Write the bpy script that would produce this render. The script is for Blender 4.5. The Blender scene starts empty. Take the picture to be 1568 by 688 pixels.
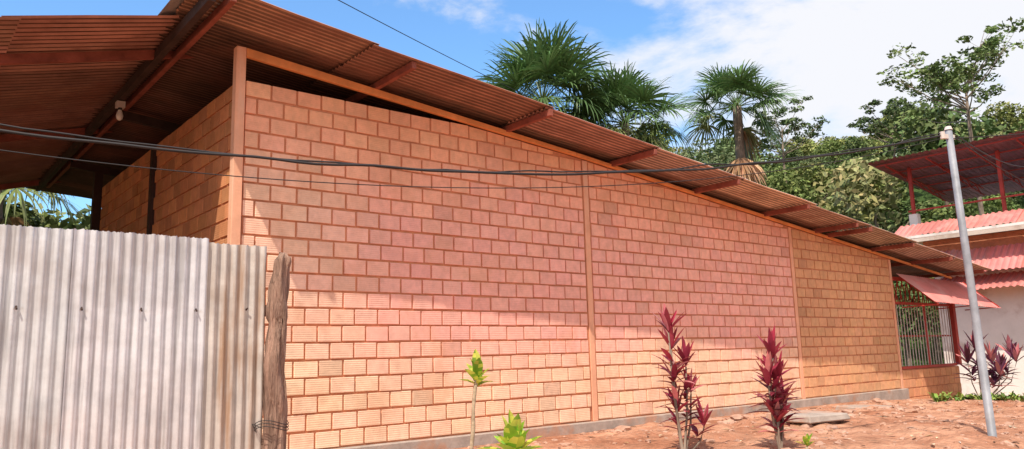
import bpy, math, random, bmesh
import numpy as np
from mathutils import Vector, Matrix, noise
R=random.Random(7)
sc=bpy.context.scene
# ---------------------------------------------------------------- helpers
class MB:
    def __init__(s): s.v=[];s.f=[];s.c=[];s.m=[]
    def add(s,vs,fs,col=(1,1,1),mi=0):
        o=len(s.v); s.v.extend([tuple(p) for p in vs])
        for f in fs: s.f.append(tuple(i+o for i in f)); s.c.append(col); s.m.append(mi)
    def hexa(s,p,col=(1,1,1),mi=0):
        s.add(p,[(0,3,2,1),(4,5,6,7),(0,1,5,4),(1,2,6,5),(2,3,7,6),(3,0,4,7)],col,mi)
    def box(s,x0,x1,y0,y1,z0,z1,col=(1,1,1),mi=0,z0b=None,z1b=None):
        z0b=z0 if z0b is None else z0b; z1b=z1 if z1b is None else z1b
        s.hexa([(x0,y0,z0),(x1,y0,z0b),(x1,y1,z0b),(x0,y1,z0),(x0,y0,z1),(x1,y0,z1b),(x1,y1,z1b),(x0,y1,z1)],col,mi)
    def beam(s,a,b,w,h,col=(1,1,1),mi=0):
        a=Vector(a);b=Vector(b);d=(b-a).normalized()
        up=Vector((0,0,1)) if abs(d.z)<.95 else Vector((1,0,0))
        sd=d.cross(up).normalized(); u=sd.cross(d).normalized()
        P=[a-sd*w/2-u*h/2,b-sd*w/2-u*h/2,b+sd*w/2-u*h/2,a+sd*w/2-u*h/2,
           a-sd*w/2+u*h/2,b-sd*w/2+u*h/2,b+sd*w/2+u*h/2,a+sd*w/2+u*h/2]
        s.hexa(P,col,mi)
    def tube(s,pts,rad,n=8,col=(1,1,1),mi=0,cap=True):
        pts=[Vector(p) for p in pts]; 
        if not hasattr(rad,'__len__'): rad=[rad]*len(pts)
        vs=[];fs=[]
        for i,p in enumerate(pts):
            d=(pts[min(i+1,len(pts)-1)]-pts[max(i-1,0)]).normalized()
            up=Vector((0,0,1)) if abs(d.z)<.9 else Vector((1,0,0))
            a=d.cross(up).normalized(); b=d.cross(a).normalized()
            for k in range(n):
                t=2*math.pi*k/n; vs.append(p+(a*math.cos(t)+b*math.sin(t))*rad[i])
        for i in range(len(pts)-1):
            for k in range(n):
                k2=(k+1)%n; fs.append((i*n+k,i*n+k2,(i+1)*n+k2,(i+1)*n+k))
        if cap: fs.append(tuple(range(n))); fs.append(tuple((len(pts)-1)*n+k for k in range(n)))
        s.add(vs,fs,col,mi)
    def sheet(s,o,U,L,V,W,pitch=.076,amp=.009,ns=6,nl=2,col=(1,1,1),mi=0,ragged=0,warp=0,trap=False,gro=None,wf=1.3,sgn=1,gth=-.35):
        o=Vector(o);U=Vector(U).normalized();V=Vector(V).normalized();N=U.cross(V).normalized()
        nw=max(2,int(round(W/pitch*ns))); vs=[]
        for j in range(nw+1):
            w=W*j/nw; h=math.sin(2*math.pi*w/pitch)
            if trap: h=max(-.6,min(.6,h*1.6))/.6
            r0=R.uniform(-ragged,ragged); 
            for i in range(nl+1):
                l=L*i/nl
                q=o+U*(l+(r0 if i==nl else 0))+V*w+N*(h*amp)
                if warp: q=q+N*(warp*noise.noise(q*wf)+warp*.4*noise.noise(q*wf*4.5))
                vs.append(q)
        o0=len(s.v); s.v.extend([tuple(q) for q in vs])
        for j in range(nw):
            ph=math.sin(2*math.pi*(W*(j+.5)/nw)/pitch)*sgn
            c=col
            if gro and ph<gth: c=tuple(a*gro for a in col)  # groove faces get a darker colour, standing in for corrugation shading
            for i in range(nl):
                a=o0+j*(nl+1)+i; s.f.append((a,a+1,a+nl+2,a+nl+1)); s.c.append(c); s.m.append(mi)
    def build(s,name,mats,parent=None,smooth=False,bevel=0,coll=True):
        me=bpy.data.meshes.new(name); me.from_pydata(s.v,[],s.f)
        for m in mats: me.materials.append(m)
        me.polygons.foreach_set('material_index',s.m)
        at=me.color_attributes.new('Col','FLOAT_COLOR','CORNER')
        lt=np.zeros(len(me.polygons),dtype=np.int32); me.polygons.foreach_get('loop_total',lt)
        c=np.ones((len(s.c),4),dtype=np.float32); c[:,:3]=np.array([tuple(q) for q in s.c],dtype=np.float32)
        at.data.foreach_set('color',np.repeat(c,lt,axis=0).ravel())
        if smooth: me.polygons.foreach_set('use_smooth',[True]*len(me.polygons))
        me.update()
        ob=bpy.data.objects.new(name,me)
        if coll: sc.collection.objects.link(ob)
        if parent: ob.parent=parent
        if bevel:
            b=ob.modifiers.new('bev','BEVEL'); b.width=bevel; b.segments=1; b.limit_method='ANGLE'
        return ob
def empty(name):
    e=bpy.data.objects.new(name,None); sc.collection.objects.link(e); e.empty_display_size=.2; return e
def vc(c,v=.1,h=.03):
    k=1+R.uniform(-v,v); return tuple(min(.95,max(0,x*k*(1+R.uniform(-h,h)))) for x in c)
class NT:
    def __init__(s,m): s.t=m.node_tree; s.n=s.t.nodes; s.l=s.t.links
    def new(s,t,**k):
        n=s.n.new(t)
        for a,b in k.items(): setattr(n,a,b)
        return n
def material(name,col=None,attr=False,rough=.85,metal=0,var=.25,scale=4,tint=None,tintamt=0,tintscale=1.0,bump=.0,bscale=30,bdist=.01,stretch=(1,1,1),spec=.3,transl=0,groove=None,streak=None,det=5):
    m=bpy.data.materials.new(name); m.use_nodes=True; T=NT(m); b=T.n['Principled BSDF']
    b.inputs['Roughness'].default_value=rough; b.inputs['Metallic'].default_value=metal
    b.inputs['Specular IOR Level'].default_value=spec
    tc=T.new('ShaderNodeTexCoord'); mp=T.new('ShaderNodeMapping'); mp.inputs['Scale'].default_value=stretch
    T.l.new(tc.outputs['Object'],mp.inputs['Vector'])
    if attr:
        a=T.new('ShaderNodeAttribute',attribute_name='Col'); cur=a.outputs['Color']
    else:
        rgb=T.new('ShaderNodeRGB'); rgb.outputs[0].default_value=(*col,1); cur=rgb.outputs[0]
    if var:
        nz=T.new('ShaderNodeTexNoise'); nz.inputs['Scale'].default_value=scale; nz.inputs['Detail'].default_value=det; nz.inputs['Roughness'].default_value=.65
        T.l.new(mp.outputs[0],nz.inputs['Vector'])
        mr=T.new('ShaderNodeMapRange'); mr.inputs[1].default_value=.3; mr.inputs[2].default_value=.7; mr.inputs[3].default_value=1-var; mr.inputs[4].default_value=1+var
        T.l.new(nz.outputs[0],mr.inputs[0])
        vm=T.new('ShaderNodeVectorMath',operation='SCALE'); T.l.new(cur,vm.inputs[0]); T.l.new(mr.outputs[0],vm.inputs['Scale']); cur=vm.outputs[0]
    def over(cur,c2,nscale,lo,hi,amt,strch):
        mp2=T.new('ShaderNodeMapping'); mp2.inputs['Scale'].default_value=strch; mp2.inputs['Location'].default_value=(3.1,7.7,1.3); T.l.new(tc.outputs['Object'],mp2.inputs['Vector'])
        n2=T.new('ShaderNodeTexNoise'); n2.inputs['Scale'].default_value=nscale; n2.inputs['Detail'].default_value=det; n2.inputs['Roughness'].default_value=.6
        T.l.new(mp2.outputs[0],n2.inputs['Vector'])
        r2=T.new('ShaderNodeMapRange',interpolation_type='SMOOTHSTEP'); r2.inputs[1].default_value=lo; r2.inputs[2].default_value=hi; r2.inputs[3].default_value=0; r2.inputs[4].default_value=amt
        T.l.new(n2.outputs[0],r2.inputs[0])
        mx=T.new('ShaderNodeMix',data_type='RGBA'); T.l.new(r2.outputs[0],mx.inputs[0]); T.l.new(cur,mx.inputs[6]); mx.inputs[7].default_value=(*c2,1)
        return mx.outputs[2]
    if tint: cur=over(cur,tint,tintscale,.48,.66,tintamt,(1,1,1))
    if streak: cur=over(cur,streak[0],streak[1],.5,.68,streak[2],streak[3])
    T.l.new(cur,b.inputs['Base Color'])
    h=None
    if bump:
        n3=T.new('ShaderNodeTexNoise'); n3.inputs['Scale'].default_value=bscale; n3.inputs['Detail'].default_value=det
        T.l.new(mp.outputs[0],n3.inputs['Vector'])
        bp=T.new('ShaderNodeBump'); bp.inputs['Strength'].default_value=bump; bp.inputs['Distance'].default_value=bdist
        T.l.new(n3.outputs[0],bp.inputs['Height']); T.l.new(bp.outputs[0],b.inputs['Normal']); h=bp
    if groove:
        sx=T.new('ShaderNodeSeparateXYZ'); T.l.new(tc.outputs['Object'],sx.inputs[0])
        mu=T.new('ShaderNodeMath',operation='MULTIPLY'); mu.inputs[1].default_value=2*math.pi/groove; T.l.new(sx.outputs[2],mu.inputs[0])
        sn=T.new('ShaderNodeMath',operation='SINE'); T.l.new(mu.outputs[0],sn.inputs[0])
        b2=T.new('ShaderNodeBump'); b2.inputs['Strength'].default_value=.25; b2.inputs['Distance'].default_value=.003
        T.l.new(sn.outputs[0],b2.inputs['Height']); 
        if h: T.l.new(h.outputs[0],b2.inputs['Normal'])
        T.l.new(b2.outputs[0],b.inputs['Normal'])
    if transl:
        tr=T.new('ShaderNodeBsdfTranslucent'); T.l.new(cur,tr.inputs[0]); ms=T.new('ShaderNodeMixShader'); ms.inputs[0].default_value=transl
        T.l.new(b.outputs[0],ms.inputs[1]); T.l.new(tr.outputs[0],ms.inputs[2])
        T.l.new(ms.outputs[0],T.n['Material Output'].inputs[0])
    return m
M_brick=material('brick_painted',attr=True,rough=.9,var=.13,scale=9,tint=(.66,.33,.19),tintamt=.35,tintscale=1.3,bump=.3,bscale=60,bdist=.004,groove=.0235)
M_mortar=material('mortar_painted',(.62,.27,.15),rough=.95,var=.2,scale=6,bump=.6,bscale=50,bdist=.008,tint=(.46,.20,.12),tintamt=.5)
M_conc=material('concrete',(.40,.33,.29),var=.25,scale=5,bump=.5,bscale=25,tint=(.48,.25,.16),tintamt=.8,tintscale=2)
M_pillar=material('column_paint',(.82,.42,.27),var=.12,scale=3,bump=.3,bscale=30,streak=((.82,.54,.40),5,.5,(1,1,.15)))
M_roof=material('rusty_sheet',attr=True,rough=.7,var=.26,scale=2.6,tint=(.20,.08,.055),tintamt=.55,tintscale=1.0,bump=.1,bscale=20)
M_wood=material('painted_timber',(.28,.085,.06),var=.35,scale=4,bump=.4,bscale=20)
M_beam=material('orange_beam',(.80,.32,.12),var=.2,scale=3,bump=.2)
M_dark=material('dark_timber',(.06,.035,.03),var=.3,bump=.3)
M_galv=material('galvanised_sheet',attr=True,rough=.36,metal=.45,var=.16,scale=5,streak=((.32,.30,.30),16,.6,(1,1,.05)),tint=(.50,.44,.41),tintamt=.5,tintscale=1.6,bump=.14,bscale=9,bdist=.012)
M_galvr=material('stained_galvanised_sheet',attr=True,rough=.45,metal=.4,var=.18,scale=5,streak=((.42,.25,.15),7,.85,(1,1,.09)),tint=(.42,.33,.27),tintamt=.6,tintscale=2.2,bump=.16,bscale=9,bdist=.012)
M_post=material('rough_log',(.30,.185,.14),var=.6,scale=9,bump=1,bscale=26,bdist=.04,stretch=(2.2,2.2,.22))
M_leafA=material('tree_leaf',attr=True,rough=.7,var=0,spec=.15)
M_bark=material('bark',(.22,.165,.13),var=.4,scale=6,bump=.8,bscale=12,stretch=(2,2,.5),det=3)
M_palm=material('palm_leaf',attr=True,rough=.45,var=0,transl=.2,spec=.4)
M_redleaf=material('cordyline_leaf',attr=True,rough=.4,var=.18,scale=9,transl=.3,spec=.5)
M_pole=material('painted_steel_pole',(.29,.30,.34),rough=.55,metal=.1,var=.25,scale=5,tint=(.28,.24,.23),tintamt=.5)
M_wire=material('black_cable',(.03,.027,.03),rough=.6,var=.1)
M_white=material('white_plaster',(.82,.79,.77),var=.08,scale=1.5,tint=(.50,.40,.35),tintamt=.7,tintscale=1.1,bump=.1)
M_red=material('red_paint',(.42,.055,.045),rough=.6,var=.25,scale=3)
M_redroof=material('red_sheet',attr=True,rough=.55,var=.18,scale=1.5,tint=(.66,.37,.34),tintamt=.7,tintscale=.9)
M_maroon=material('maroon_roof',(.20,.085,.095),rough=.6,var=.3,scale=2)
M_bars=material('white_bars',(.62,.55,.52),rough=.5,var=.1)
M_stone=material('stone',(.46,.28,.21),var=.3,scale=7,bump=.6,bscale=15,tint=(.46,.24,.15),tintamt=.6,tintscale=3)
M_glass=material('bulb_glass',(.8,.78,.74),rough=.2,var=.02)
M_stem=material('croton_stem',(.42,.32,.22),var=.35,scale=14,bump=.7,bscale=40)

# ---------------------------------------------------------------- camera
f=1184/1568*36
yaw=math.radians(50.4); p=math.radians(9.59); rho=.027
H=Vector((math.cos(yaw),math.sin(yaw),0)); Rt=Vector((math.sin(yaw),-math.cos(yaw),0)); Z=Vector((0,0,1))
F=H*math.cos(p)+Z*math.sin(p); U=-H*math.sin(p)+Z*math.cos(p)
cx=Rt*math.cos(rho)-U*math.sin(rho); cy=Rt*math.sin(rho)+U*math.cos(rho)
cam=bpy.data.cameras.new('camera'); co=bpy.data.objects.new('camera',cam); sc.collection.objects.link(co)
CAM=Vector((-2.86,-8,1.08))
mw=Matrix((cx,cy,-F)).transposed().to_4x4(); mw.translation=CAM; co.matrix_world=mw
cam.lens=f; cam.sensor_width=36; cam.clip_end=2000; sc.camera=co

# ---------------------------------------------------------------- light + sky
sd=Vector((1.8,1.08,-3.25)).normalized()
L=bpy.data.lights.new('sun','SUN'); L.energy=5; L.angle=math.radians(.53); L.color=(1,.91,.76)
lo=bpy.data.objects.new('sun',L); sc.collection.objects.link(lo); lo.rotation_euler=sd.to_track_quat('-Z','Y').to_euler(); lo.location=(-10,-12,25)
w=bpy.data.worlds.new('World'); sc.world=w; w.use_nodes=True
T=NT(w); bg=T.n['Background']; bg.inputs[1].default_value=.135
sky=T.new('ShaderNodeTexSky',sky_type='NISHITA',sun_disc=False); sky.sun_elevation=math.radians(57.1); sky.sun_rotation=math.radians(239)
sky.air_density=1.3; sky.dust_density=.4; sky.ozone_density=2.5
tw=T.new('ShaderNodeVectorMath',operation='MULTIPLY'); T.l.new(sky.outputs[0],tw.inputs[0]); tw.inputs[1].default_value=(.98,1.42,1.78)
tc=T.new('ShaderNodeTexCoord')
mp=T.new('ShaderNodeMapping'); mp.inputs['Scale'].default_value=(1,1,1.9); T.l.new(tc.outputs['Generated'],mp.inputs[0])
nz=T.new('ShaderNodeTexNoise'); nz.inputs['Scale'].default_value=3.6; nz.inputs['Detail'].default_value=10; nz.inputs['Roughness'].default_value=.58; nz.inputs['Distortion'].default_value=.3
T.l.new(mp.outputs[0],nz.inputs['Vector'])
def bias(vec,a,b,lo_,hi_):
    dt=T.new('ShaderNodeVectorMath',operation='DOT_PRODUCT'); dt.inputs[1].default_value=vec; T.l.new(tc.outputs['Generated'],dt.inputs[0])
    mr=T.new('ShaderNodeMapRange',interpolation_type='SMOOTHSTEP'); mr.inputs[1].default_value=a; mr.inputs[2].default_value=b; mr.inputs[3].default_value=lo_; mr.inputs[4].default_value=hi_
    T.l.new(dt.outputs['Value'],mr.inputs[0]); return mr.outputs[0]
b1=bias((.875,.345,.34),.90,.99,-.06,.17); b2=bias((-.45,-.75,.48),-.1,.6,0,.3)  # second bias: unseen cloud added behind the camera as ambient fill
ad=T.new('ShaderNodeMath',operation='ADD'); T.l.new(nz.outputs[0],ad.inputs[0]); T.l.new(b1,ad.inputs[1])
ad2=T.new('ShaderNodeMath',operation='ADD'); T.l.new(ad.outputs[0],ad2.inputs[0]); T.l.new(b2,ad2.inputs[1])
m2=T.new('ShaderNodeMapRange',interpolation_type='SMOOTHSTEP'); m2.inputs[1].default_value=.47; m2.inputs[2].default_value=.66; m2.inputs[3].default_value=.03; m2.inputs[4].default_value=1
T.l.new(ad2.outputs[0],m2.inputs[0])
cl=T.new('ShaderNodeMix',data_type='RGBA'); T.l.new(bias((-.45,-.75,.48),-.1,.7,0,1),cl.inputs[0]); cl.inputs[6].default_value=(6.9,7.0,7.4,1); cl.inputs[7].default_value=(7.2,7.1,7.3,1)  # separate colour for the added cloud behind the camera
mx=T.new('ShaderNodeMix',data_type='RGBA'); T.l.new(m2.outputs[0],mx.inputs[0]); T.l.new(tw.outputs[0],mx.inputs[6]); T.l.new(cl.outputs[2],mx.inputs[7])
T.l.new(mx.outputs[2],bg.inputs[0])

# ---------------------------------------------------------------- terrain
def ss(a,b,x):
    t=max(0,min(1,(x-a)/(b-a))); return t*t*(3-2*t)
def hgt(x,y):
    dx=x-CAM.x;dy=y-CAM.y;d=math.hypot(dx,dy);az=math.degrees(math.atan2(dy,dx))
    z=0
    near=ss(60,30,d)
    z+=.17*math.exp(-((x-6.5)/3.2)**2-((y+2.3)/1.3)**2)+.13*math.exp(-((x-6.6)/1.8)**2-((y+4.7)/1.2)**2)
    z-=.5*ss(-4.2,-8,y)*near
    z-=.25*ss(1,-3,x)*near*ss(-.3,-1.5,y)
    z-=.55*ss(12,21,x)*near
    inside=(-.3<x<15 and -.1<y<7)
    n=noise.noise(Vector((x*.6,y*.6,0)))*.07+noise.noise(Vector((x*2.3,y*2.3,3)))*.05+noise.noise(Vector((x*7,y*7,5)))*.028
    if not inside: z+=n*ss(-.0,-.8,y) if y<.5 else n*.5
    else: z-=.05
    k=1.0 if az<46 else 1-.55*ss(46,62,az)
    if az<-60 : k=0.1
    elif az<0: k=1-.9*ss(0,-60,az)
    if az>140: k=.2
    z+=23.5*k*ss(38,112,d)+ (8*k*ss(112,400,d)) + ss(30,80,d)*2.5*noise.noise(Vector((x*.03,y*.03,9)))
    return z
def axis(lo,hi,st,far):
    c=list(np.arange(lo,hi,st)); s=st; x=hi; 
    while x<far: c.append(x); s=min(s*1.16,25); x+=s
    c.append(far); s=st; x=lo-st; b=[]
    while x>-far: b.append(x); s=min(s*1.16,25); x-=s
    b.append(-far); return b[::-1]+c
xs=axis(-5,19,.10,600); ys=axis(-8,.6,.08,600)
vs=[(x,y,hgt(x,y)) for y in ys for x in xs]; nx=len(xs)
fs=[(j*nx+i,j*nx+i+1,(j+1)*nx+i+1,(j+1)*nx+i) for j in range(len(ys)-1) for i in range(nx-1)]
g=MB(); g.v=vs; g.f=fs; g.m=[0]*len(fs)
for q in fs:
    a=vs[q[0]]; d=math.hypot(a[0]-CAM.x,a[1]-CAM.y)
    k=ss(25,38,d) if a[1]<8 else 1.0
    n=.5+.9*noise.noise(Vector((a[0]*.9,a[1]*1.4,1)))+.6*noise.noise(Vector((a[0]*4,a[1]*4,1))); n=max(0,min(1,n))
    soil=[u*n+v*(1-n) for u,v in zip((.55,.30,.20),(.37,.165,.10))]
    g.c.append(tuple((1-k)*u+k*v for u,v in zip(soil,(.06,.10,.03))))
M_ground=material('ground_soil',attr=True,rough=1,var=.28,scale=5,bump=1,bscale=16,bdist=.06,spec=.1)
g.build('ground',[M_ground],smooth=True)

# ---------------------------------------------------------------- main building
house=empty('brick_warehouse')
SL=.0985
rz=lambda x:4.585-SL*x
bb=lambda x:(4.36-.08*x) if x<5 else rz(x)-.132
salm=(.88,.45,.37); lit_cream=(.93,.68,.46); oran=(.88,.45,.26); ochre=(.72,.385,.21)
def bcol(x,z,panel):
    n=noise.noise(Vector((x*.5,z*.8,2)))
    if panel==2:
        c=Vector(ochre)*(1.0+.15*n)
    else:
        c=Vector(salm); k=ss(2.4,4.0,z+.5*n); c=c.lerp(Vector(oran),k*.9)  # salmon below orange puts the pink lens haze into the brick colour
        k=ss(1.35,.75,z+.25*n); c=c.lerp(Vector(lit_cream),k*.7)  # lower courses: sunlit band below the roof shadow, painted in cream
        k=ss(1.9,.6,x+.3*n)*ss(3.6,2.8,z); c=c.lerp(Vector(lit_cream),k*.5)  # left end: sun patch beside the roof shadow, painted into the bricks
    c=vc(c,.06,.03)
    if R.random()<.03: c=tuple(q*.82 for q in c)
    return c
PL=.15; CH=.189; BW=.30; GP=.023
wall=MB(); mort=MB()
X=[0.06+i*.2 for i in range(74)]+[14.78]
for i in range(len(X)-1):
    a,b=X[i],X[i+1]
    mort.box(a,b,0,.13,-.1,min(4.10,bb(a)-.004),z0b=-.1,z1b=min(4.10,bb(b)-.004))
panels=[(.045,5.12),(5.25,10.64),(10.77,14.70)]
for pi,(a,b) in enumerate(panels):
    for r in range(21):
        z0=PL+r*CH; z1=z0+CH-GP; x=a-(BW/2 if r%2 else 0)
        x+=R.uniform(-.02,.02)
        while x<b:
            bw=BW+R.uniform(-.008,.008)
            u,v=max(x,a)+GP/2,min(x+bw,b)-GP/2; x+=bw
            if v-u<.03: continue
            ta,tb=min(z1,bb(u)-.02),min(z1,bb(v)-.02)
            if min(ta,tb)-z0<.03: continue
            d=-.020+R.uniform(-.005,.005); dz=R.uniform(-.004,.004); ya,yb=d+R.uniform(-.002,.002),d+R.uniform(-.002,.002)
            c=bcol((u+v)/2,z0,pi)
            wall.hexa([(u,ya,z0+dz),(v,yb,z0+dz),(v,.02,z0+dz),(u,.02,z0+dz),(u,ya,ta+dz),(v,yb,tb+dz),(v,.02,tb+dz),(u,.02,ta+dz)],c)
mort.box(0.0,.12,.14,6.45,-.1,4.10)
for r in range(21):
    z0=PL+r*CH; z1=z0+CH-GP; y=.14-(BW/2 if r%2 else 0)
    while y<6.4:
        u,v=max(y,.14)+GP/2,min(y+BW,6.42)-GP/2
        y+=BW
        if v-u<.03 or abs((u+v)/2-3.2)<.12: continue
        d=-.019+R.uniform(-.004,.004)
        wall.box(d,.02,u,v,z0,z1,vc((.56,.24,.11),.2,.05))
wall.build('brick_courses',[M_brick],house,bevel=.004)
mort.build('mortar_core',[M_mortar],house)
o=MB()
o.box(-.25,14.85,-.10,-.002,-.5,PL-.02)
o.box(14.87,18.1,-.10,.2,-.9,-.28)
o.build('plinth',[M_conc],house,bevel=.01)
o=MB()
o.box(-.07,.035,-.055,.05,-.4,4.46)
for x0,x1 in ((5.135,5.235),(10.655,10.755),(14.705,14.80)):
    o.box(x0,x1,-.026,-.001,PL-.02,bb((x0+x1)/2)-.02)
o.build('columns',[M_pillar],house,bevel=.006)
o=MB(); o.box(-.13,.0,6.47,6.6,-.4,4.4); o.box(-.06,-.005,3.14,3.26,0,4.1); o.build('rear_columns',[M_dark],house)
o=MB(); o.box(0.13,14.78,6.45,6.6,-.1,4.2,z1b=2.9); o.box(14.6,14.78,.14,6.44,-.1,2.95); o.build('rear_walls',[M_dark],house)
o=MB()
def bm_(x0,x1,h0,h1):
    za,zb=(4.36-.08*x0 if x0<5 else rz(x0)-.132),(4.36-.08*x1 if x1<=5 else rz(x1)-.132)
    o.hexa([(x0,-.06,za),(x1,-.06,zb),(x1,-.005,zb),(x0,-.005,za),(x0,-.06,za+h0),(x1,-.06,zb+h1),(x1,-.005,zb+h1),(x0,-.005,za+h0)])
bm_(.037,4.99,.10,.055); bm_(4.995,18,.055,.045)
o.build('sloping_beam',[M_beam],house,bevel=.005)
o=MB()
for i,x in enumerate([-.43,1.64,3.68,5.76,7.78,9.83,11.6,12.1,13.9,15.8,17.7]):
    e=-.93+R.uniform(-.03,.03)
    o.beam((x,e,rz(x)-.07),(x+R.uniform(-.03,.03),9.0,rz(x)-.07),.06,.085)
o.build('purlins',[M_wood],house,bevel=.005)
o=MB()
for y in (3.2,6.5): o.beam((-.5,y,rz(-.5)-.17),(18,y,rz(18)-.17),.07,.12)
o.build('inner_rafters',[M_dark],house)
roof=MB()
edges=[-.62,1.2,3.75,5.9,8.0,10.1,12.2,14.1,16.1,18.1]
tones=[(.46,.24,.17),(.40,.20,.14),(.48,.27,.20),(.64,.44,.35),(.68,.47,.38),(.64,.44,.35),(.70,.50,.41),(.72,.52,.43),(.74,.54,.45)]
for i in range(len(edges)-1):
    x0,x1=edges[i]-.12,edges[i+1]
    y=-.95+R.uniform(-.03,.03)
    j=0
    while y<9:
        x0j=x0+R.uniform(-.03,.03); x1j=x1+R.uniform(-.03,.03)
        P0=Vector((x0j,y,rz(x0j)-.006*(j%2)+R.uniform(0,.010)-.02)); P1=Vector((x1j,y,rz(x1j)+.012-.006*(j%2)))
        tn=tones[i] if j<1 else tuple(q*.45 for q in tones[min(i,2)])  # inner rows darkened in colour as painted under-roof shade
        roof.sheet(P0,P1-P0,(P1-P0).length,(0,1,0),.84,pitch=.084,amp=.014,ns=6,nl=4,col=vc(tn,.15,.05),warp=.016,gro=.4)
        y+=.756; j+=1
lz=lambda x:4.63+.27*(x+.7)
for i,(x0,x1) in enumerate([(-.10,-2.2),(-2.05,-4.2),(-4.05,-6.2),(-6.0,-7.6)]):
    y=-.06; j=0
    while y<9:
        P0=Vector((x0,y,lz(x0)-.012*(i%2)-.005*(j%2))); P1=Vector((x1,y,lz(x1)-.012*(i%2)-.005*(j%2)))
        kk=1 if j<2 else .6  # rows further in carry the interior shade in their colour
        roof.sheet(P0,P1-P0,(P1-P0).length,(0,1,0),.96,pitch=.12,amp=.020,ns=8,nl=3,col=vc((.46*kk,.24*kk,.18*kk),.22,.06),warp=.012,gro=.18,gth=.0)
        y+=.84; j+=1
roof.build('corrugated_roof',[M_roof],house,smooth=True)
o=MB()
o.beam((-.62,-.90,4.54),(-.62,9,4.49),.07,.11)
o.beam((-2.9,-.02,lz(-2.9)-.09),(-2.9,9,lz(-2.9)-.09),.07,.11)
o.beam((-5.2,-.02,lz(-5.2)-.09),(-5.2,9,lz(-5.2)-.09),.07,.11)
o.build('ridge_beam',[M_dark],house)
o=MB()
for y in (.95,4.6,8.7): o.beam((-.15,y,lz(-.15)-.10),(-7.5,y,lz(-7.5)-.10),.05,.10)
for y in (.2,4.6,8.7): o.beam((-6.6,y,-.5),(-6.6,y,lz(-6.6)-.16),.12,.12)
o.beam((-6.6,.1,3.0),(-6.6,-.75,3.4),.06,.06)
o.build('left_rafters',[M_wood],house)
o=MB()
o.sheet((-.86,-.97,4.63),(0,1,0),10,(1,0,.0),.42,pitch=.42*2,amp=-.05,ns=12,nl=8,col=(.55,.52,.50),warp=.02)
o.build('ridge_cap',[M_galv],house,smooth=True)
lb=empty('light_bulb'); o=MB()
o.beam((-.62,2.6,4.45),(-.62,2.6,4.37),.10,.10); o.build('ceiling_rose',[M_bars],lb)
o=MB(); o.tube([(-.62,2.6,4.38),(-.62,2.6,4.34)],.025,10); o.build('socket',[M_wire],lb)
o=MB(); o.tube([(-.62,2.6,4.34),(-.62,2.6,4.31),(-.62,2.6,4.26),(-.62,2.6,4.22),(-.62,2.6,4.20)],[.02,.032,.045,.035,.01],12); o.build('bulb',[M_glass],lb,smooth=True)
# ------------ porch
o=MB(); m=MB()
m.box(14.82,17.9,.0,.12,-.28,.53)
for r in range(4):
    z0=-.27+r*.2; x=14.84-(.15 if r%2 else 0)
    while x<17.9:
        u,v=max(x,14.84)+.012,min(x+.3,17.9)-.012; x+=.3
        if v-u>.04: o.box(u,v,-.015,.02,z0,z0+.178,vc((.72,.34,.18),.1))
o.build('porch_bricks',[M_brick],house,bevel=.004); m.build('porch_wall_core',[M_mortar],house)
o=MB()
o.box(17.78,17.92,-.08,.06,.56,2.55); o.box(14.82,17.77,-.03,.07,.54,.60); o.box(14.82,17.77,-.02,.05,2.52,2.6); o.box(14.82,17.77,-.02,.04,1.98,2.04)
for i in range(13):
    x=14.9+i*.23; o.beam((x,.01,2.04),(x+.2,.01,2.52),.02,.02); o.beam((x+.2,.035,2.04),(x,.035,2.52),.02,.02)
o.box(14.82,17.77,.025,.04,1.25,1.29); o.box(16.25,16.31,-.02,.0,.6,1.98)
o.build('porch_frame',[M_red],house,bevel=.004)
o=MB()
for i in range(20):
    x=14.92+i*.148; o.tube([(x,.01,.6),(x,.01,1.98)],.011,6)
o.build('window_bars',[M_bars],house)
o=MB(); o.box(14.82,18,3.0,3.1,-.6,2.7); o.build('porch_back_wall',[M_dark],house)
o=MB(); o.sheet((14.85,-.10,2.66),(0,-.78,-.70),1.02,(1,0,-.02),3.8,pitch=.1,amp=.010,ns=6,nl=2,col=(.66,.23,.21),ragged=.004)
o.build('porch_awning',[M_redroof],house,smooth=True)
o=MB(); 
for x in (15,16.8,18.5): o.beam((x,-.1,2.60),(x,-.86,1.93),.03,.03); o.beam((x,-.08,1.9),(x,-.86,1.93),.025,.025)
o.build('awning_brackets',[M_red],house)

# ---------------------------------------------------------------- fence
fence=empty('corrugated_metal_fence')
fm=MB(); x=-.66; k=0
while x>-9:
    W=.84 if k else .49
    top=1.93+R.uniform(-.015,.02)
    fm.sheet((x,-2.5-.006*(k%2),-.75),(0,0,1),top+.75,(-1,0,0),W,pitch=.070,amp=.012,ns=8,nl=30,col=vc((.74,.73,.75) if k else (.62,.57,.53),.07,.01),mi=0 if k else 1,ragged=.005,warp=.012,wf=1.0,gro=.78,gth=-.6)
    x-=W-.07; k+=1
fm.build('sheets',[M_galv,M_galvr],fence,smooth=True)
o=MB()
for z in (.3,1.45): o.beam((-9,-2.44,z),(-.62,-2.44,z),.05,.08)
for x in (-3,-5.4,-7.8): o.tube([(x,-2.38,-.8),(x,-2.38,1.8)],.05,8)
o.build('rails',[M_wood],fence)
o=MB()
for x in np.arange(-.8,-8.8,-.35):
    for z in (.3,1.45): 
        o.tube([(x,-2.522,z+R.uniform(-.02,.02)),(x,-2.50,z)],.006,8)
o.build('nail_heads',[M_dark],fence)
post=MB(); pts=[];rad=[]
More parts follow.
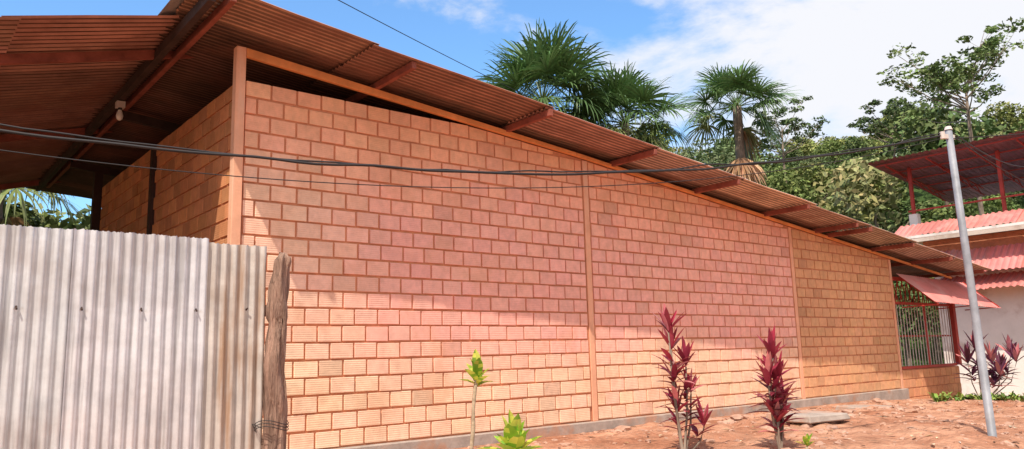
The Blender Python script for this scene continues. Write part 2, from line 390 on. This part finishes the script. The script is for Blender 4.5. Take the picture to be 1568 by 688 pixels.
for i in range(70):
    t=i/69; z=-.8+2.66*t
    pts.append((-.575-.05*(1-t)+.015*math.sin(z*4)+.008*math.sin(z*11),-2.56+.01*math.sin(z*5),z)); rad.append((.092-.036*t)*(1+.07*math.sin(z*7.3)+.05*math.sin(z*17)+.15*(abs(z-1.45)<.06)) if i<69 else .03)
post.tube(pts,rad,32)
def rgh(v):
    v=Vector(v); return v+Vector((noise.noise(Vector((v.x*26,v.y*26,v.z*2.2))),noise.noise(Vector((v.y*26,v.x*26,v.z*2.2+9))),noise.noise(v*14)*(1 if v.z>1.8 else .1)))*.04
post.v=[tuple(rgh(v)) for v in post.v]
pe=empty('wooden_fence_post'); post.build('log',[M_post],pe,smooth=True)
o=MB()
for zz in (.62,.66,.64): 
    o.tube([(-.615+.115*math.cos(t),-2.56+.115*math.sin(t),zz+.02*math.sin(2*t)) for t in [k*2*math.pi/16 for k in range(17)]],.003,5)
o.tube([(-.72,-2.64,.63),(-.78,-2.62,.66),(-.74,-2.6,.60)],.003,5)
o.build('wire_tie',[M_wire],pe)

# ---------------------------------------------------------------- pole & cables
pl=empty('utility_pole'); o=MB()
pb=(6.36,-4.70); g0=hgt(*pb); px_,py_=pb[0]-.07,pb[1]+.035
o.tube([(pb[0],pb[1],g0-.3),(pb[0]-.035,pb[1]+.018,1.8),(px_,py_,3.44)],[.043,.040,.036],16)
o.build('shaft',[M_pole],pl,smooth=True)
o=MB(); o.tube([(px_,py_,3.44),(px_,py_,3.48)],[.045,.03],12); o.beam((px_-.10,py_+.03,3.36),(px_+.07,py_-.02,3.36),.03,.05)
o.tube([(px_-.1,py_+.03,3.33),(px_-.1,py_+.03,3.41)],.028,8); o.build('bracket',[M_bars],pl)
cb=MB()
def cable(a,b,sag,r=.008,n=50,knots=0):
    a=Vector(a);b=Vector(b);pts=[]
    for i in range(n+1):
        s=i/n; q=a.lerp(b,s); q.z-=4*sag*s*(1-s); 
        if knots: q+=Vector((0,0,1))*knots*noise.noise(Vector((s*23,knots*100,0)))
        pts.append(q)
    cb.tube(pts,r,6)
tp=Vector((px_-.06,py_+.03,0))
cable(tp+Z*3.38,(-6.6,-.65,3.44),.84,.011,90,knots=.025)
cable(tp+Z*3.41,(-6.6,-.64,3.50),.87,.007,90,knots=.04)
cable(tp+Z*3.35,(-6.6,-.66,3.32),.91,.004,90)
cable((px_+.02,py_-.02,3.42),(24,-1,6.8),.5,.008)
cable((px_+.02,py_-.02,3.38),(24,-2,5.5),.5,.006)
cable((px_+.02,py_-.02,3.34),(16,-14,5.5),.5,.006)
ce=empty('overhead_cables'); cb.build('service_cables',[M_wire],ce,smooth=True)
cb=MB(); cable((-4.9,.2,6.95),(17,12.2,9.9),.17,.009); cb.build('line_over_roof',[M_wire],ce,smooth=True)

# ---------------------------------------------------------------- neighbouring house
h2=empty('two_storey_house')
FX=23.6
o=MB(); o.box(FX,32,-9,2.6,-1.2,3.3); o.box(FX+.3,32,-9,3.3,4.45,4.6); 
o.build('white_walls',[M_white],h2)
o=MB(); o.box(FX+.4,31.8,-8.9,3.0,3.3,4.44); o.build('upper_band',[M_mortar],h2)
o=MB()
def aw(z1,z0,y0,y1,pr): 
    yy=y0
    while yy<y1:
        o.sheet((FX-.02,yy,z1+R.uniform(-.02,.02)),(-pr,0,z0-z1),math.hypot(pr,z0-z1),(0,1,0),min(1.0,y1-yy),pitch=.18,amp=.02,ns=6,nl=1,col=vc((.68,.24,.22),.2),trap=True,gro=.75); yy+=.98
aw(3.15,2.66,-9,2.4,1.0); aw(4.0,3.2,-9,2.7,.9); aw(5.0,4.5,-9,3.5,.9)
o.build('red_awnings',[M_redroof],h2,smooth=False)
o=MB(); o.box(FX-.95,FX-.9,-9,3.5,4.42,4.50); o.box(FX-.93,FX+1,3.5,3.56,4.40,4.62); o.build('fascia',[M_white],h2)
o=MB()
for y in (3.1,.4,-2.4,-5,-8): o.box(FX+.3,FX+.40,y,y+.10,4.6,7.0)
for y in (3.1,.4,-2.4): o.box(FX+4,FX+4.1,y,y+.10,4.6,6.6)
o.beam((FX+.3,3.3,5.5),(FX+.3,-9,5.5),.05,.05)
for i in range(9):
    y=3.5-i*1.3; o.beam((FX-.6,y,7.0),(FX+4,y,6.55),.04,.04); o.beam((FX-.6,y,7.02),(FX+4,y,6.3),.03,.03)
    for k in range(6): o.beam((FX-.4+k*.75,y,6.98-.075*k),(FX+k*.75,y,6.9-.12*k),.03,.03)
for k in range(5): o.beam((FX-.6+k*1.1,3.8,7.05-.1*k),(FX-.6+k*1.1,-9,7.05-.1*k),.04,.04)
o.build('posts_and_trusses',[M_red],h2)
o=MB(); o.box(FX+.28,FX+.52,3.03,3.3,4.602,5.4); o.build('white_post_base',[M_white],h2)
o=MB(); o.sheet((FX-.9,4.0,7.16),(1,0,-.10),6.5,(0,-1,0),13,pitch=.2,amp=.02,ns=4,nl=1,trap=True); o.build('upper_roof',[M_maroon],h2)
o=MB(); o.sheet((FX+2.5,.2,7.5),(1,0,.12),5,(0,-1,0),9,pitch=.25,amp=.02,ns=4,nl=1,trap=True,col=(.6,.06,.05)); o.box(FX+2.5,FX+2.6,-8.8,.2,7.1,7.5,(.62,.07,.06)); o.build('red_top_roof',[M_redroof],h2)

# ---------------------------------------------------------------- vegetation
def fanleaf(mb,base,d,L,r,nseg,col,droop=.35,span=120,wd=.05):
    d=Vector(d).normalized(); base=Vector(base)
    side=d.cross(Z); side=side.normalized() if side.length>.05 else Vector((1,0,0))
    pts=[base+d*L*t-Z*(L*.16*t*t) for t in (0,.35,.7,1)]
    mb.tube(pts,[.03,.022,.016,.012],4,col=(.13,.19,.05),cap=False)
    hub=pts[-1]; d2=(pts[-1]-pts[-2]).normalized(); nrm=side.cross(d2).normalized()
    tw=R.uniform(-.7,.7); side=(side*math.cos(tw)+nrm*math.sin(tw)).normalized(); nrm=side.cross(d2).normalized()
    for k in range(nseg):
        th=math.radians(-span+2*span*(k+.5)/nseg+R.uniform(-3,3)); s=(d2*math.cos(th)+side*math.sin(th)).normalized()
        s=(s+nrm*(.22*abs(math.sin(th))+R.uniform(-.12,.12))).normalized()
        rl=r*(1-.22*abs(th)/2)*R.uniform(.85,1.08); wv=s.cross(nrm).normalized(); dr=droop*R.uniform(.5,1.5)
        P=[]; 
        for t in (0,.35,.62,.85):
            c0=hub+s*rl*t-Z*(dr*rl*t*t*t); ww=wd*(.35+1.1*t if t<.5 else 1.25*(1.0-t*.75)); P+= [c0-wv*ww,c0+wv*ww]
        P.append(hub+s*rl-Z*(dr*rl*1.15))
        mb.add(P,[(0,1,3,2),(2,3,5,4),(4,5,7,6),(6,7,8)],vc(col,.28,.08))
def fan_palm(name,x,y,zc,rad,nl=30,skirt=10,col=(.10,.175,.06),tr=.17,lean=0):
    e=empty(name); zg=hgt(x,y)
    mb=MB(); n=16; mb.tube([(x+lean*(1-i/n),y,zg-.2+(zc-zg+.2)*i/n) for i in range(n+1)],[tr*(1.15-.25*i/n)*(1+.06*(i%2)) for i in range(n+1)],12); mb.build('trunk',[M_bark],e,smooth=True)
    mb=MB()
    for i in range(nl):
        az=i*2.39996+R.uniform(-.3,.3); el=math.radians(82-112*(i/nl)**.95+R.uniform(-8,8))
        d=Vector((math.cos(az)*math.cos(el),math.sin(az)*math.cos(el),math.sin(el)))
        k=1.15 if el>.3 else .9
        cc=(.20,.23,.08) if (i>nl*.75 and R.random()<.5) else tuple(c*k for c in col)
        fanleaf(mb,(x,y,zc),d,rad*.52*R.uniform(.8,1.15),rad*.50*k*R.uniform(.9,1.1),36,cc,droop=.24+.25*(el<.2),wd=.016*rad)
    for i in range(skirt):
        az=R.uniform(0,6.28); el=R.uniform(-1.5,-.9); d=Vector((math.cos(az)*math.cos(el),math.sin(az)*math.cos(el),math.sin(el)))
        fanleaf(mb,(x,y,zc-.2),d,rad*.32,rad*.36,16,(.34,.20,.10) if i%3 else (.26,.23,.10),droop=.9,wd=.02*rad,span=80)
    mb.build('fronds',[M_palm],e)
fan_palm('fan_palm',16.1,12.9,10.5,3.35,nl=46)
fan_palm('fan_palm.001',19.0,11.4,9.8,2.8,nl=38)
fan_palm('fan_palm.002',26.9,11.6,12.0,2.65,nl=32,skirt=5,tr=.22)
mb=MB()
for i in range(26):
    az=R.uniform(0,6.28); d=Vector((math.cos(az)*.45,math.sin(az)*.45,-1)); fanleaf(mb,(26.9,11.6,10.1),d,.5,1.3,14,(.60,.36,.21),droop=.3,wd=.06,span=50)
mb.build('dead_frond_skirt',[M_palm],bpy.data.objects['fan_palm.002'])
fan_palm('fan_palm.003',-.9,13,5.5,2.2,nl=26,skirt=8,col=(.22,.25,.08))

def leafcloud(mb,c,rx,ry,rz_,n,size,col,shell=.55):
    for i in range(n):
        v=Vector((R.gauss(0,1),R.gauss(0,1),R.gauss(0,1))).normalized()*(shell+(1-shell)*R.random()**.6)
        q=Vector((c[0]+v.x*rx,c[1]+v.y*ry,c[2]+v.z*rz_))
        a=Vector((R.gauss(0,1),R.gauss(0,1),R.gauss(0,.6))).normalized(); b=a.cross(Vector((R.gauss(0,1),R.gauss(0,1),R.gauss(0,1)))).normalized()
        s=size*R.uniform(.6,1.3); mb.add([q-a*s,q+b*s*.45,q+a*s,q-b*s*.45],[(0,1,2,3)],vc(col,.35,.08))
variants=[]
for vi in range(6):
    mb=MB(); base=[(.17,.22,.07),(.13,.19,.065),(.24,.27,.095),(.15,.20,.09),(.27,.28,.12),(.115,.16,.06)][vi]
    for k in range(11):
        az=R.uniform(0,6.28); rr=R.uniform(0,.75); zz=R.uniform(-.35,.5)*(1-rr*.4)
        s=R.uniform(.28,.5)
        leafcloud(mb,(rr*math.cos(az),rr*math.sin(az),zz+1.5),s,s,s*.7,200,.060,vc(base,.25,.08),shell=.7)
    mb.tube([(0,0,-.3),(.03,0,.7),(0,.02,1.5)],[.07,.05,.02],6,col=(.2,.16,.12),mi=1)
    for k in range(4):
        az=k*1.6; mb.tube([(0.02,0,.8+.1*k),(.5*math.cos(az),.5*math.sin(az),1.4)],[.03,.01],5,mi=1)
    ob=mb.build('v',[M_leafA,M_bark],coll=False); variants.append(ob.data); bpy.data.objects.remove(ob)
forest=empty('hillside_forest')
def plant(x,y,s,par):
    o=bpy.data.objects.new('forest_tree',variants[R.randrange(6)]); sc.collection.objects.link(o); o.parent=par
    o.location=(x,y,hgt(x,y)-.4*s); o.scale=(s,s,s*R.uniform(.85,1.25)); o.rotation_euler=(0,0,R.uniform(0,6.28))
d=40.0
while d<130:
    az=4.0
    st=3.7+d*.02
    while az<104:
        a=math.radians(az+R.uniform(-1,1)*60/d); dd=d+R.uniform(-1.5,1.5)
        x=CAM.x+dd*math.cos(a); y=CAM.y+dd*math.sin(a)
        if not(20<x<35 and -11<y<5) and (az<56 or d<70): plant(x,y,R.uniform(1.9,3.5)*(1+.5*(R.random()<.12)),forest)
        az+=math.degrees(st/d)
    d+=st*.95
for i in range(22):
    x=R.uniform(-5,8); y=R.uniform(14,24); plant(x,y,R.uniform(1.8,2.8),forest)
for i in range(14):
    x=-3.5+i*.75; y=R.uniform(20,25); plant(x,y,R.uniform(3.0,4.0),forest)

def sparse_tree(name,x,y,zt,width,height,nb=11,leaf=.16,dens=150,col=(.07,.125,.03),tr=.16,flat=.35):
    e=empty(name); zg=hgt(x,y); top=zt; mb=MB(); lf=MB()
    zb=top-height
    mb.tube([(x,y,zg-.2),(x+.1,y,zg+(zb-zg)*.5),(x-.05,y,zb),(x+.15,y,zb+height*.5)],[tr,tr*.8,tr*.6,tr*.3],10)
    for k in range(nb):
        az=k*2.4+R.uniform(-.4,.4); t=R.uniform(0,1); rr=width*.5*R.uniform(.45,1.0)*(1-.35*t)
        st=Vector((x,y,zb+height*.45*t)); en=Vector((x+rr*math.cos(az),y+rr*math.sin(az),zb+height*(.25+.68*t+R.uniform(-.06,.1))))
        mid=st.lerp(en,.5)+Vector((0,0,-height*.05)); mb.tube([st,mid,en],[tr*.3,tr*.18,tr*.06],6)
        for j in range(5):
            q=mid.lerp(en,R.uniform(.2,1.1))+Vector((R.uniform(-.5,.5),R.uniform(-.5,.5),R.uniform(.0,.35)))*width*.14
            mb.tube([mid.lerp(en,.5),q],[tr*.08,tr*.03],4)
            s=width*R.uniform(.045,.08); leafcloud(lf,q,s,s,s*flat,int(dens*R.uniform(.6,1.2)),leaf,vc(col,.25),shell=.2)
    mb.build('branches',[M_bark],e,smooth=True); lf.build('crown',[M_leafA],e)
sparse_tree('tree',42.1,7.3,17.7,9.5,5.0,nb=20,leaf=.14,dens=48,col=(.16,.22,.08))
sparse_tree('tree.001',55,26,22.5,9,6,nb=14,leaf=.15,dens=50,col=(.10,.14,.06))
sparse_tree('tree.002',62,20,21.5,9,5,nb=14,leaf=.15,dens=50,col=(.10,.14,.06))

def blade(mb,base,d,L,W,col,droop=.4,n=5,col2=None):
    d=Vector(d).normalized(); base=Vector(base); side=d.cross(Z); side=side.normalized() if side.length>.1 else Vector((math.cos(base.x*50),math.sin(base.x*50),0))
    V=[]
    for i in range(n+1):
        t=i/n; c=base+d*L*t-Z*(droop*L*t*t); w=W*math.sin(math.pi*min(1,(.08+t*.92)))**.8*.5 if i<n else .001
        nr=side.cross(d).normalized(); V+=[c-side*w+nr*w*.35,c,c+side*w+nr*w*.35]
    Fc=[]
    for i in range(n):
        a=i*3; Fc+=[(a,a+1,a+4,a+3),(a+1,a+2,a+5,a+4)]
    c=vc(col,.3,.12); o0=len(mb.f); mb.add(V,Fc,c)
    if col2:
        for i in range(o0,len(mb.f)):
            if ((i-o0)//2)%2==R.randrange(2): mb.c[i]=vc(col2,.2)
def cordyline(name,x,y,ht,heads,col=(.48,.055,.10),dark=(.18,.025,.045),ls=1):
    e=empty(name); zg=hgt(x,y); st=MB(); lf=MB()
    for (ox,oy,h0,hh,nl) in heads:
        b=Vector((x,y,zg+h0*ht)); t=Vector((x+ox,y+oy,zg+hh*ht)); mid=b.lerp(t,.5)+Vector((ox*.3,oy*.3,0))
        st.tube([b-Z*.05,mid,t],[.014,.011,.008],7)
        for i in range(nl):
            u=(i/nl); p0=b.lerp(t,.55+.45*u) if u<.5 else t+Z*.06*(u-.5)
            az=i*2.4+R.uniform(-.4,.4); el=math.radians(10+74*u+R.uniform(-12,12))
            blade(lf,p0,(math.cos(az)*math.cos(el),math.sin(az)*math.cos(el),math.sin(el)),ls*R.uniform(.20,.32),ls*R.uniform(.042,.066),[c1*(1-u)+c2*u for c1,c2 in zip(dark,col)] if R.random()<.75 else (.66,.24,.24),droop=.25*(1-u))
    st.build('stems',[M_bark],e,smooth=True); lf.build('leaves',[M_redleaf],e,smooth=True)
cordyline('red_cordyline',3.56,-2.85,1.45,[(-.10,.02,0,.84,26),(.06,-.05,0,.60,18),(.14,-.03,0,.42,16),(-.02,.04,.0,.28,14),(.20,-.12,0,.18,12),(-.06,.03,0,.72,16),(-.08,0,0,.5,10)])
cordyline('red_cordyline.001',4.36,-3.44,1.14,[(0,0,0,.80,30),(.10,.02,0,.60,22),(-.12,.0,0,.56,22),(.05,-.03,0,.38,20),(-.06,-.03,0,.24,14),(.0,.05,0,.68,16)],ls=1.08)
cordyline('red_cordyline.002',16.6,-.9,1.45,[(0,0,0,.8,26),(.3,-.2,0,.6,22),(-.25,.1,0,.6,22),(.5,-.3,0,.45,18),(.1,-.4,0,.4,18),(.9,-.5,0,.6,20),(1.2,-.3,0,.7,20)],col=(.20,.05,.11),dark=(.09,.03,.06),ls=1.7)
def croton(name,x,y,ht,n,ls=.2,spread=1.0,lean=.1):
    e=empty(name); zg=hgt(x,y); st=MB(); lf=MB()
    P=[Vector((x-lean+lean*(i/8)+.008*math.sin(i*1.7),y,zg-.05+(ht+.05)*i/8)) for i in range(9)]
    st.tube(P,[.018*(1+.22*(i%2))*(1-.35*i/8) for i in range(9)],8)
    for i in range(n):
        u=i/n; az=i*2.4; el=math.radians(25+62*u); 
        blade(lf,P[-1]-Z*.09*(1-u)*min(1,ht),(math.cos(az)*math.cos(el)*spread,math.sin(az)*math.cos(el)*spread,math.sin(el)),ls*R.uniform(.75,1.1),ls*.40,(.24,.42,.04),droop=.25*(1-u),n=6,col2=(.62,.64,.10))
    st.build('stem',[M_stem],e,smooth=True); lf.build('leaves',[M_redleaf],e,smooth=True)
croton('croton_plant',.72,-3.2,.98,12,.20,lean=.12)
croton('croton_plant.001',.72,-3.62,.44,18,.30,lean=.02)
croton('croton_plant.002',4.05,-3.92,.12,8,.13,lean=.01)

wd=MB()
for i in range(1100):
    if i<700: x=R.uniform(13.5,19); y=R.uniform(-3.4,-1.2)
    else: x=R.uniform(16,23); y=R.uniform(-5,1.2)
    if noise.noise(Vector((x*.8,y*.8,4)))<-.1: continue
    z=hgt(x,y)
    for k in range(7):
        az=R.uniform(0,6.28); el=R.uniform(.5,1.4); blade(wd,(x+R.uniform(-.08,.08),y+R.uniform(-.08,.08),z-.01),(math.cos(az)*math.cos(el),math.sin(az)*math.cos(el),math.sin(el)),R.uniform(.14,.42),R.uniform(.02,.08),R.choice([(.16,.25,.06),(.26,.32,.08),(.11,.18,.05)]),droop=.5,n=3)
wd.build('weeds',[M_leafA],smooth=True)
st=MB()
bm=bmesh.new(); bmesh.ops.create_icosphere(bm,subdivisions=2,radius=1); iv=[v.co.copy() for v in bm.verts]; iff=[tuple(v.index for v in fc.verts) for fc in bm.faces]; bm.free()
def rock(x,y,s,fl=.6,col=(1,1,1)):
    off=Vector((R.uniform(0,50),R.uniform(0,50),0)); z=hgt(x,y); sx,sy=R.uniform(.8,1.4),R.uniform(.8,1.4)
    st.add([Vector((x,y,z))+Vector((v.x*sx,v.y*sy,v.z*fl))*s*(1+.7*noise.noise(v*1.3+off)) for v in iv],iff,col)
for i in range(2400):
    x=R.uniform(1,14);y=R.uniform(-6,-.25); s=.010+.05*R.random()**5; rock(x,y,s)
for i in range(50): rock(R.uniform(4.5,14),R.uniform(-3.2,-.4),R.uniform(.04,.11),.5)
st.build('scattered_stones',[M_stone],smooth=False)
lt=MB()
for i in range(420):
    x=R.uniform(1,14);y=R.uniform(-5.5,-.3); a=R.uniform(0,6.28); blade(lt,(x,y,hgt(x,y)+.012),(math.cos(a),math.sin(a),.12),R.uniform(.05,.15),R.uniform(.015,.045),R.choice([(.20,.11,.07),(.40,.28,.17),(.55,.45,.35),(.10,.06,.045)]),droop=.1,n=3)
lt.build('dead_leaf_litter',[M_leafA])
o=MB(); zz=hgt(6.2,-2.5); o.hexa([(5.9,-2.9,zz-.03),(6.7,-3.0,zz-.03),(6.8,-2.3,zz-.03),(6.0,-2.2,zz-.03),(5.92,-2.88,zz+.06),(6.68,-2.97,zz+.05),(6.76,-2.33,zz+.06),(6.02,-2.24,zz+.07)])
zz=hgt(10.5,-1.2); o.hexa([(10.2,-1.5,zz-.03),(11,-1.6,zz-.03),(11.1,-.9,zz-.03),(10.3,-.8,zz-.03),(10.22,-1.48,zz+.06),(10.98,-1.57,zz+.05),(11.06,-.93,zz+.06),(10.32,-.84,zz+.07)])
o.build('flat_concrete_slab',[M_conc],bevel=.015)
sc.view_settings.view_transform='Standard'; sc.view_settings.look='None'; sc.view_settings.exposure=0
